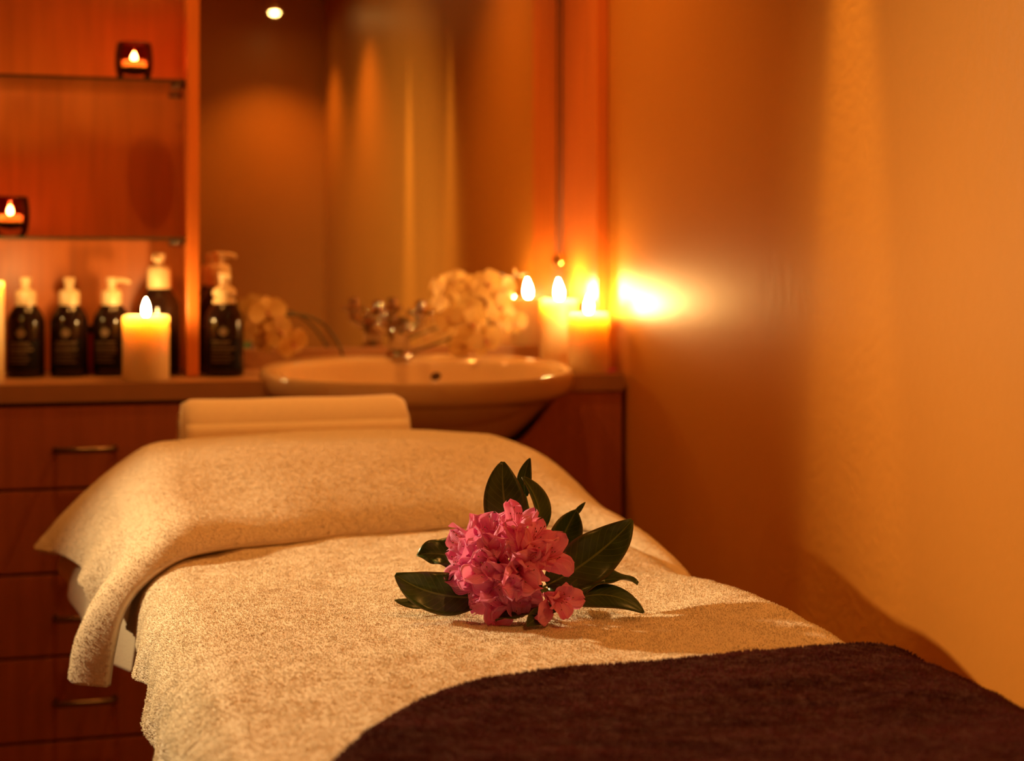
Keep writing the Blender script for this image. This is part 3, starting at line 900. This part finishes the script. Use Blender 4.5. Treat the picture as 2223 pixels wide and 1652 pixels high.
# --- cream terry towel over the bed
def towel_surface():
    s = np.linspace(-0.435, 0.46, 230)
    a = np.linspace(0.86, 2.14, 320)
    S, A = np.meshgrid(s, a, indexing='ij')
    smin = interp(A, [0.86, 1.25, 1.6, 2.14], [0.330, 0.355, 0.392, 0.400]) + 0.004 * np.sin(A * 23)
    Sx = np.where(S < -0.30, -0.30 + (S + 0.30) / 0.135 * (smin - 0.30), S)
    x, z, nx_, nz_ = profile(Sx, 0.340, 0.062, R(9))
    hang = smooth01((np.abs(Sx) - 0.33) / 0.1)
    x = x - np.sign(S) * 0.0 + np.where(S < 0, -1, 1) * hang * (0.006 * np.sin(A * 31) + 0.004 * np.sin(A * 53 + 1))
    und = 0.0035 * fbm(Sx * 5 + 3, A * 5) + 0.0012 * fbm(Sx * 26, A * 26 + 9)
    # long soft rise towards the right edge and the head
    z = z + und * nz_ + (0.020 * np.exp(-((Sx - 0.27) / 0.085) ** 2) * np.exp(-((A - 1.40) / 0.15) ** 2) - 0.008 * np.exp(-((Sx - 0.30) / 0.06) ** 2) * np.exp(-((A - 1.68) / 0.07) ** 2)) * nz_
    x = x + und * nx_ * 0.7
    X, Y = bedw(BEDC + x, A)
    return np.stack([X, Y, BEDZ + 0.012 + z], -1)
PT = towel_surface()
tw = cloth_object('bed_towel', PT, 'terry', 0.004)
tag(tw, 'large cream terry towel spread over the bed under the pink flower', 'towel')
def clump(p):
    return np.clip(fbm(p[:, 0] * 95, p[:, 1] * 130, 2) * 0.9, -1, 1)
tufts('terry_pile', PT, 300000, 0.0019, 0.0008, tw, lambda p: 0.6 * clump(p))

# under layer peeking out below the towel hem on the near left side
def under_surface():
    s = np.linspace(0, 1, 40)
    a = np.linspace(0.90, 1.60, 130)
    S, A = np.meshgrid(s, a, indexing='ij')
    smin = interp(A, [0.86, 1.25, 1.45, 1.6], [0.365, 0.392, 0.410, 0.388]) + 0.007 * np.sin(A * 34 + 1)
    Sx = -0.30 - S * (smin - 0.30)
    x, z, nx_, nz_ = profile(Sx, 0.337, 0.055, R(5))
    hang = smooth01((np.abs(Sx) - 0.33) / 0.1)
    x = x - hang * (0.006 * np.sin(A * 38) + 0.003 * np.sin(A * 75))
    X, Y = bedw(BEDC + x, A)
    return np.stack([X, Y, BEDZ + 0.006 + z], -1)
PU = under_surface()[::-1]
ul = cloth_object('under_towel', PU, 'terry', 0.003)
tag(ul, 'second cream towel peeking out crumpled below the bed towel hem', 'towel')
tufts('terry_pile', PU, 20000, 0.0023, 0.0008, ul, clump)

# --- folded blanket over the pillow at the head end
_fa = np.linspace(1.6, 2.7, 221)
_fv = np.interp(_fa, [1.78, 1.82, 1.855, 1.89, 1.93, 1.965, 2.005, 2.04, 2.08, 2.12, 2.17, 2.30, 2.42, 2.55], [-0.012, 0.004, 0.030, 0.036, 0.012, -0.014, 0.020, 0.048, 0.042, 0.034, 0.048, 0.072, 0.088, 0.092])
_fv = np.convolve(np.pad(_fv, 5, mode='edge'), np.ones(11) / 11, mode='valid')
def FOLD(A):
    return np.interp(A, _fa, _fv)
def lower_layer():
    s = np.linspace(0, 1, 40)
    a = np.linspace(1.95, 2.44, 90)
    Q, A = np.meshgrid(s, a, indexing='ij')
    smin = interp(A, [1.95, 2.03, 2.2, 2.44], [-0.462, -0.462, -0.442, -0.422])
    S = -0.30 + Q * (smin + 0.30)
    x, z, nx_, nz_ = profile(S, 0.346, 0.085, R(8))
    hang = smooth01((-S - 0.30) / 0.13)
    x = x - hang * (interp(A, [1.95, 2.03, 2.2, 2.364, 2.44], [-0.02, 0.030, 0.054, 0.074, 0.080]) + 0.004 * np.sin(A * 40)) + 0.004
    hump = 0.062 * smooth01((A - 1.97) / 0.30) * (1 - 0.75 * smooth01((A - 2.42) / 0.14)) * 0.6
    X, Y = bedw(BEDC + x, A)
    return np.stack([X, Y, BEDZ + 0.012 + z + hump * (0.35 + 0.65 * nz_)], -1)
def blanket_surface():
    s = np.linspace(-0.447, 0.52, 270)
    t = np.linspace(0, 1, 190)
    S, T = np.meshgrid(s, t, indexing='ij')
    af = interp(S, [-0.455, -0.42, -0.37, -0.30, -0.20, -0.06, 0.10, 0.20, 0.26, 0.31, 0.36, 0.43, 0.52], [1.83, 1.825, 1.83, 1.86, 1.93, 1.985, 2.0, 1.985, 1.95, 1.86, 1.74, 1.64, 1.60])
    k = np.ones(15) / 15
    row = af[:, 0]; row = np.convolve(np.pad(row, 7, mode='edge'), k, mode='valid'); af = np.repeat(row[:, None], len(t), 1)
    A = af + T * (2.50 - af)
    # the hump of the pillow
    q = smooth01((A - 1.97) / 0.30)
    hump = 0.062 * q * (1 - 0.75 * smooth01((A - 2.42) / 0.14)) 
    crown = 1 - 0.30 * np.clip(np.abs(S + 0.02) / 0.33, 0, 1.3) ** 2.2
    edge = 0.032 * (1 - np.exp(-((A - af) / 0.026))) + 0.003
    W = 0.352
    drop = interp(A, [1.80, 1.86, 1.93, 1.965, 2.02, 2.10, 2.30, 2.45], [0.118, 0.128, 0.118, 0.075, 0.050, 0.048, 0.058, 0.078]) / 0.117
    S = np.where(S < -0.33, -0.33 + (S + 0.33) * drop, S)
    x, z, nx_, nz_ = profile(S, W, 0.085, R(8))
    hangL = smooth01((-S - 0.30) / 0.13)
    hangR = smooth01((S - 0.33) / 0.15)
    # hanging folds on the left side
    x = x - hangL * FOLD(A)
    zz = z + edge * nz_ + hump * crown * (1 - 0.25 * hangL) * (0.35 + 0.65 * nz_)
    x = x + edge * nx_ * 0.8
    und = 0.0035 * fbm(S * 5 + 8, A * 6, 2) + 0.0005 * fbm(S * 24, A * 24, 1)
    soft = 0.010 * np.sin(S * 20 + A * 7) * smooth01((-S - 0.08) / 0.2) * np.exp(-((A - 2.05) / 0.14) ** 2)
    zz = zz + (und + soft) * nz_
    x = x + und * nx_
    X, Y = bedw(BEDC + x, A)
    return np.stack([X, Y, BEDZ + 0.014 + zz], -1)
PB = blanket_surface()
hb = cloth_object('folded_blanket', PB, 'fleece', 0.010)
cloth_object('lower_fold', lower_layer(), 'fleece', 0.004, hb)
tag(hb, 'thick cream blanket folded over the raised head end of the bed', 'blanket')
tufts('blanket_pile', PB, 170000, 0.0016, 0.0009, hb, lambda p: 0.4 * clump(p))

# pillow under the blanket
def pillow():
    vs, fs = [], []
    nu, nv = 24, 14
    pts = []
    for i in range(nu + 1):
        for j in range(nv + 1):
            x = (i / nu * 2 - 1); y = (j / nv * 2 - 1)
            pts.append((x, y))
    ex = lambda x, y: (max(0, 1 - abs(x) ** 4) * max(0, 1 - abs(y) ** 3)) ** 0.5
    for sgn in (1, -1):
        for x, y in pts:
            vs.append((x * 0.26, y * 0.150, 0.030 + sgn * 0.026 * ex(x, y)))
    n = len(pts)
    for i in range(nu):
        for j in range(nv):
            a = i * (nv + 1) + j
            fs.append((a, a + nv + 1, a + nv + 2, a + 1))
            b = a + n
            fs.append((b, b + 1, b + nv + 2, b + nv + 1))
    X, Y = bedw(BEDC, 2.31)
    o = link('pillow', mesh('pillow', vs, fs, 'vinyl'), None, (X, Y, BEDZ + 0.006), BETA)
    tag(o, 'flat pillow hidden under the folded blanket at the head end', 'pillow')
pillow()

# rolled towel at the very head of the bed
def rolled_towel():
    X, Y = bedw(0.388, 2.565)
    t = empty('rolled_towel', (X, Y, BEDZ + 0.003), BETA)
    tag(t, 'cream towel rolled up behind the folded blanket at the bed head', 'towel')
    L = 0.192
    ry, rz = 0.068, 0.077
    n, mm = 40, 26
    vs, fs = [], []
    for i in range(mm + 1):
        x = -L + 2 * L * i / mm
        e = min(1.0, (L - abs(x)) / 0.022)
        rs = 0.90 + 0.10 * math.sqrt(max(0, 1 - (1 - e) ** 2))
        for k in range(n):
            a = 2 * math.pi * k / n
            wob = 1 + 0.012 * math.sin(3 * a + x * 9) + 0.008 * math.sin(x * 31 + a)
            vs.append((x, math.cos(a) * ry * rs * wob, rz + math.sin(a) * rz * rs * wob))
    for i in range(mm):
        for k in range(n):
            k2 = (k + 1) % n
            fs.append((i * n + k, i * n + k2, (i + 1) * n + k2, (i + 1) * n + k))
    fs.append(tuple(range(n))); fs.append(tuple(reversed(range(mm * n, (mm + 1) * n))))
    me = mesh('towel_roll', vs, fs, 'fleece')
    bm = bmesh.new(); bm.from_mesh(me); bmesh.ops.recalc_face_normals(bm, faces=bm.faces); bm.to_mesh(me); bm.free()
    link('towel_roll', me, t)
    # outer flap with its hem, and the spiral seen at the end
    K = 30
    for sx in (-1, 1):
        sv, sf = [], []
        b = 0
        for k in range(K + 1):
            q = k / K
            a = q * 5.5 * math.pi
            rr = 0.12 + 0.86 * q
            for d in (0.0, 0.05):
                sv.append((sx * (L + 0.0006 + 0.004 * (1 - d * 14)), math.cos(a) * ry * 0.9 * (rr - d), rz + math.sin(a) * rz * 0.9 * (rr - d)))
        for k in range(K):
            sf.append((b + 2 * k, b + 2 * k + 1, b + 2 * k + 3, b + 2 * k + 2))
        link('roll_spiral', mesh('roll_spiral', sv, sf, 'terry'), t)
    fv, ff = [], []
    for i in range(mm + 1):
        x = (-L + 0.003) + (2 * L - 0.006) * i / mm
        for k in range(9):
            a = R(150 + k * 11)
            o = 1.045 + 0.01 * math.sin(k)
            fv.append((x, math.cos(a) * ry * o, rz + math.sin(a) * rz * o))
    for i in range(mm):
        for k in range(8):
            a = i * 9 + k
            ff.append((a, a + 1, a + 10, a + 9))
    fl = link('roll_flap', mesh('roll_flap', fv, ff, 'fleece'), t)
    fl.modifiers.new('thick', 'SOLIDIFY').thickness = 0.004
rolled_towel()

# --- brown runner across the foot
def brown_surface():
    s = np.linspace(-0.46, 0.50, 200)
    t = np.linspace(0, 1, 130)
    S, T = np.meshgrid(s, t, indexing='ij')
    af = interp(S[:, 0], [-0.46, -0.36, -0.305, -0.245, -0.19, -0.13, -0.07, 0.0, 0.15, 0.34, 0.50], [0.78, 0.86, 0.935, 1.035, 1.130, 1.195, 1.228, 1.236, 1.228, 1.203, 1.16])
    k = np.ones(9) / 9
    af = np.convolve(np.pad(af, 4, mode='edge'), k, mode='valid')[:, None]
    A = 0.74 + T * (af - 0.74)
    x, z, nx_, nz_ = profile(S, 0.358, 0.075, R(8))
    edge = 0.013 * np.sqrt(1 - np.clip(1 - (af - A) / 0.020, 0, 1) ** 2) + 0.003
    und = 0.004 * fbm(S * 4 + 1, A * 6 + 3) + 0.0012 * fbm(S * 14, A * 40) + 0.020 * np.exp(-((S - 0.27) / 0.085) ** 2) * np.exp(-((A - 1.40) / 0.15) ** 2)
    z = z + (edge + und) * nz_
    x = x + (edge + und) * nx_
    X, Y = bedw(BEDC + x, A)
    return np.stack([X, Y, BEDZ + 0.014 + z], -1)
PR = brown_surface()
br = cloth_object('brown_runner', PR, 'brown', 0.005)
tag(br, 'dark chocolate brown fleece runner laid across the foot of the bed', 'blanket')

tufts('runner_pile', PR, 110000, 0.0026, 0.0009, br, clump, 'brown_pile')

# ------------------------------------------------------------------ rhododendron sprig
FX, FY, FZ = 0.009, 1.56, BEDZ + 0.015
S_ = 3200.0 / 1.56
fl0 = empty('rhododendron_sprig', (FX, FY, FZ))
tag(fl0, 'pink rhododendron bloom with dark green leaves lying on the cream towel', 'flower')

def leaf_mesh(p0, p1, p2, W, nrm, fold=0.25, curl=0.0, twist=0.0, wave=0.0, n=22, m=8):
    axis = bez(p0, p1, p2, n + 1)
    nrm = Vector(nrm).normalized()
    vs, fs, uv = [], [], []
    for i, p in enumerate(axis):
        t = i / n
        tan = (axis[min(i + 1, n)] - axis[max(i - 1, 0)]).normalized()
        side = tan.cross(nrm).normalized()
        up = side.cross(tan).normalized()
        if twist:
            q = Quaternion(tan, twist * t)
            side = q @ side; up = q @ up
        wd = W * 0.5 * (math.sin(math.pi * (0.04 + 0.945 * t) ** 0.85) ** 0.75)
        wd = max(wd, W * 0.02)
        for j in range(m + 1):
            s = j / m * 2 - 1
            h = fold * abs(s) * wd - curl * wd * (abs(s) ** 2.2) + wave * W * math.sin(t * 15 + (2 if s > 0 else 0)) * abs(s) ** 2
            vs.append(p + side * (s * wd * (1 - 0.15 * abs(curl))) + up * h)
            uv.append((j / m, t))
    for i in range(n):
        for j in range(m):
            a = i * (m + 1) + j
            fs.append((a, a + 1, a + m + 2, a + m + 1))
    me = mesh('leaf', vs, fs, 'leaf')
    ul_ = me.uv_layers.new(name='UVMap')
    for lp in me.loops:
        ul_.data[lp.index].uv = uv[lp.vertex_index]
    return me
def add_leaf(p0, p1, p2, W, nrm, lab=None, **kw):
    o = link('leaf', leaf_mesh(p0, p1, p2, W, nrm, **kw), fl0)
    o.modifiers.new('thick', 'SOLIDIFY').thickness = 0.0006
    if lab:
        o['label'] = lab
    # stalk and raised midrib
    pts = bez(p0, p1, p2, 12)
    d = (pts[0] - pts[1]).normalized()
    tube('leaf_stalk', 'stalk', o, [pts[0] + d * 0.016, pts[0] + d * 0.005, pts[0], pts[1]], [0.0014, 0.0014, 0.0013, 0.001], 6)
    return o
def pt(x, y, dep=0.0):
    """point of the sprig in metres: x right, z up measured on the sprig's own plane"""
    return (x / 1000.0, dep, y / 1000.0)
# tall upright leaves behind the bloom
add_leaf(pt(-6, 62, 0.035), pt(-22, 112, 0.045), pt(-19, 152, 0.055), 0.047, (0.05, -1, 0.15), fold=0.18)
add_leaf(pt(6, 112, 0.065), pt(1, 130, 0.07), pt(11, 153, 0.078), 0.017, (-0.2, -1, 0.1), fold=0.2)
add_leaf(pt(20, 78, 0.045), pt(26, 108, 0.05), pt(2, 136, 0.05), 0.027, (0.75, -0.65, 0.2), fold=0.5)
# curled browned leaf to the upper right
cl = add_leaf(pt(34, 42, 0.04), pt(46, 72, 0.055), pt(62, 98, 0.06), 0.038, (0.3, -0.8, 0.45), fold=0.7, curl=-0.3, wave=0.05, lab='curled half-dry leaf')
add_leaf(pt(60, 92, 0.062), pt(64, 98, 0.064), pt(72, 106, 0.066), 0.006, (0, -1, 0.3), n=8, m=4)
# big leaf to the right
add_leaf(pt(28, 26, 0.010), pt(82, 52, 0.012), pt(120, 94, 0.020), 0.052, (-0.25, -0.9, 0.42), fold=0.24, wave=0.055, twist=0.5)
add_leaf(pt(50, 16, 0.0), pt(92, 44, 0.0), pt(124, 31, -0.005), 0.027, (0.1, -0.55, 0.8), fold=0.4, wave=0.07, twist=-0.5)
add_leaf(pt(50, 13, -0.010), pt(96, 34, -0.018), pt(128, 6, -0.030), 0.030, (0.1, -0.75, 0.65), fold=0.15, curl=0.25)
# front and left leaves
add_leaf(pt(42, 12, -0.035), pt(8, 14, -0.055), pt(-26, 4, -0.056), 0.026, (0.2, -0.5, 0.85), fold=0.35, wave=0.07, twist=0.5)
add_leaf(pt(26, 10, -0.045), pt(14, 8, -0.062), pt(6, 3, -0.075), 0.018, (0.5, -0.6, 0.7), fold=0.4)
add_leaf(pt(-40, 18, -0.010), pt(-95, 16, -0.018), pt(-130, 46, -0.030), 0.044, (0.12, -0.86, 0.5), fold=0.30, wave=0.055, twist=-0.3)
add_leaf(pt(-52, 44, 0.030), pt(-84, 60, 0.034), pt(-112, 54, 0.030), 0.036, (0.1, -0.75, 0.65), fold=0.40, wave=0.08)
add_leaf(pt(-92, 8, 0.002), pt(-115, 6, 0.0), pt(-133, 13, -0.002), 0.014, (0.0, -0.6, 0.8), n=10)
# small pale leaves showing in the gaps
add_leaf(pt(0, 22, -0.02), pt(12, 30, -0.036), pt(22, 40, -0.045), 0.016, (0.4, -0.9, 0.2), n=10, lab='pale young leaf')
add_leaf(pt(12, 10, -0.02), pt(22, 14, -0.038), pt(30, 17, -0.045), 0.012, (0.2, -0.8, 0.5), n=10, lab='pale young leaf')
# woody stem
tube('main_stem', 'stalk', fl0, [(0.050, 0.03, 0.010), (0.028, 0.015, 0.018), (0.0, 0.005, 0.030), (-0.012, 0.0, 0.045)], [0.0042, 0.004, 0.004, 0.0035], 10)

def petal_geo(seed, L=0.040, W=0.029):
    r_ = random.Random(seed)
    n, m = 14, 9
    ph = r_.uniform(0, 6); amp = r_.uniform(0.7, 1.3); back = r_.uniform(0.75, 1.2); tw_ = r_.uniform(-0.25, 0.25)
    vs, fs, uv = [], [], []
    for i in range(n + 1):
        t = i / n
        # centre line: tube then flare outwards
        ang = (0.22 + 1.15 * smooth(t, 0.18, 0.95) * back)
        if i == 0:
            r0, z0 = 0.0028, 0.0
        else:
            dl = L / n
            r0 += dl * math.sin(ang); z0 += dl * math.cos(ang)
        if t < 0.25:
            wd = 0.0042 + 0.010 * t
        else:
            q = (t - 0.25) / 0.75
            wd = 0.0067 + (W * 0.5 - 0.0067) * math.sin(min(1.0, q * 1.55) * math.pi / 2)
            if q > 0.62:
                wd *= math.sqrt(max(0.0, 1 - ((q - 0.62) / 0.385) ** 2.3))
        for j in range(m + 1):
            s = j / m * 2 - 1
            ruf = 0.0034 * amp * math.sin(s * 5.5 + ph) * t * t + 0.0026 * math.sin(t * 13 + ph + s * 3) * abs(s) * t
            lift = 0.0045 * (abs(s) ** 2) * (0.4 + 0.6 * t) + 0.0015 * math.cos(s * 9 + ph) * t * t
            notch = -0.0022 * math.exp(-(s / 0.22) ** 2) * (1 if i == n else 0)
            ux, uz = math.sin(ang), math.cos(ang)
            x = r0 + ux * notch - uz * (ruf + lift)
            z = z0 + uz * notch + ux * (ruf + lift)
            y = s * wd + tw_ * 0.006 * t * t
            vs.append((x, y, z)); uv.append((j / m, t))
    for i in range(n):
        for j in range(m):
            a = i * (m + 1) + j
            fs.append((a, a + m + 1, a + m + 2, a + 1))
    return vs, fs, uv
def smooth(t, a, b):
    q = min(1, max(0, (t - a) / (b - a)))
    return q * q * (3 - 2 * q)
PET = []
for k in range(7):
    for mm_ in ('petal', 'petal_spot'):
        v, f, uv = petal_geo(k)
        me = mesh('petal', v, f, mm_)
        ly = me.uv_layers.new(name='UVMap')
        for lp in me.loops:
            ly.data[lp.index].uv = uv[lp.vertex_index]
        PET.append(me)
STAM = []
for k in range(3):
    r_ = random.Random(50 + k)
    vs, fs, mi = [], [], []
    for q in range(7):
        a = r_.uniform(0, 6.28); rr = r_.uniform(0.004, 0.012); hh = r_.uniform(0.026, 0.040)
        p0 = (0.0012 * math.cos(a), 0.0012 * math.sin(a), 0.002)
        p1 = (rr * 0.3 * math.cos(a), rr * 0.3 * math.sin(a), hh * 0.7)
        p2 = (rr * math.cos(a) + 0.004, rr * math.sin(a), hh)
        pts = bez(p0, p1, p2, 8)
        v, f = tube_geo(pts, 0.00035, 5)
        b = len(vs); vs += v; fs += [tuple(i + b for i in x) for x in f]; mi += [0] * len(f)
        d = (pts[-1] - pts[-2]).normalized()
        v, f = tube_geo([pts[-1] - d * 0.0006, pts[-1] + d * 0.0004, pts[-1] + d * 0.0014], [0.0004, 0.0006, 0.0003], 6)
        b = len(vs); vs += v; fs += [tuple(i + b for i in x) for x in f]; mi += [1] * len(f)
    me = mesh('stamens', vs, fs, 'filament')
    me.materials.append(M['anther'])
    me.polygons.foreach_set('material_index', mi)
    STAM.append(me)
def floret(p, d, roll, s=1.0, k=0):
    d = Vector(d).normalized()
    o = lobj('floret', 'filament', fl0, [(0.0012, -0.004), (0.0022, -0.001), (0.0031, 0.003), (0.0036, 0.007)], 12, caps=(True, False))
    o.location = p
    o.rotation_mode = 'QUATERNION'
    o.rotation_quaternion = d.to_track_quat('Z', 'Y') @ Quaternion((0, 0, 1), roll)
    o.scale = (s, s, s)
    for q in range(5):
        me = PET[((k * 3 + q) % 7) * 2 + (1 if q == 0 else 0)]
        c = link('petal', me, o)
        c.rotation_euler = (random.uniform(-0.16, 0.16), random.uniform(-0.34, 0.26), R(72 * q) + random.uniform(-0.14, 0.14))
        c.scale = (random.uniform(0.92, 1.22), random.uniform(0.66, 1.02), random.uniform(0.92, 1.25))
        if q == 0:
            c['label'] = 'petal with dark freckles'
    link('stamens', STAM[k % 3], o)
    # flower stalk back to the truss centre, in the floret's own frame
    inv = o.rotation_quaternion.inverted()
    c0 = inv @ (Vector((-0.012, 0.004, 0.045)) - Vector(p)) / s
    tube('flower_stalk', 'stalk', o, bez((0, 0, -0.003), (0, 0, -0.015), c0, 8), 0.0011, 6)
    return o
# (throat position mm: x right, depth, height) , facing, roll
FL = [((-28, -22, 84), (-0.35, -0.62, 0.70), 0.4, 1.0),
      ((-2, -14, 92), (0.05, -0.45, 0.89), 1.9, 0.95),
      ((14, -20, 74), (0.50, -0.60, 0.62), 1.1, 1.0),
      ((26, -26, 58), (0.78, -0.55, 0.28), 2.3, 1.0),
      ((-2, -44, 48), (0.22, -0.97, 0.02), 0.9, 1.12),
      ((-46, -12, 72), (-0.82, -0.38, 0.42), 2.8, 1.0),
      ((-52, -22, 54), (-0.90, -0.42, 0.06), 0.2, 1.0),
      ((-34, -42, 44), (-0.40, -0.90, 0.12), 1.6, 1.10),
      ((-46, -26, 34), (-0.78, -0.56, -0.28), 2.0, 0.95),
      ((-24, -42, 24), (-0.25, -0.80, -0.45), 0.7, 0.95),
      ((-4, -44, 20), (0.10, -0.92, -0.30), 2.5, 0.95),
      ((26, -34, 24), (0.60, -0.76, -0.12), 1.3, 0.86),
      ((-26, -36, 62), (-0.30, -0.90, 0.30), 2.2, 1.0),
      ((10, -44, 66), (0.25, -0.88, 0.40), 0.6, 0.95),
      ((-16, -50, 34), (-0.12, -0.98, -0.12), 1.9, 0.95),
      ((-10, 10, 80), (-0.1, 0.5, 0.85), 0.3, 0.95),
      ((-40, 14, 62), (-0.7, 0.6, 0.4), 1.2, 0.95)]
for k, (p, d, rl, s) in enumerate(FL):
    c = Vector((-0.014, 0.0, 0.052))
    p = Vector(p) / 1000
    p = c + (p - c) * (1.0 if k == 11 else 0.56)                            # throats sit half way out, the petals reach the outline
    p.z = max(p.z, 0.026)
    floret(p, d, rl, s * (0.98 + 0.14 * random.random()), k)
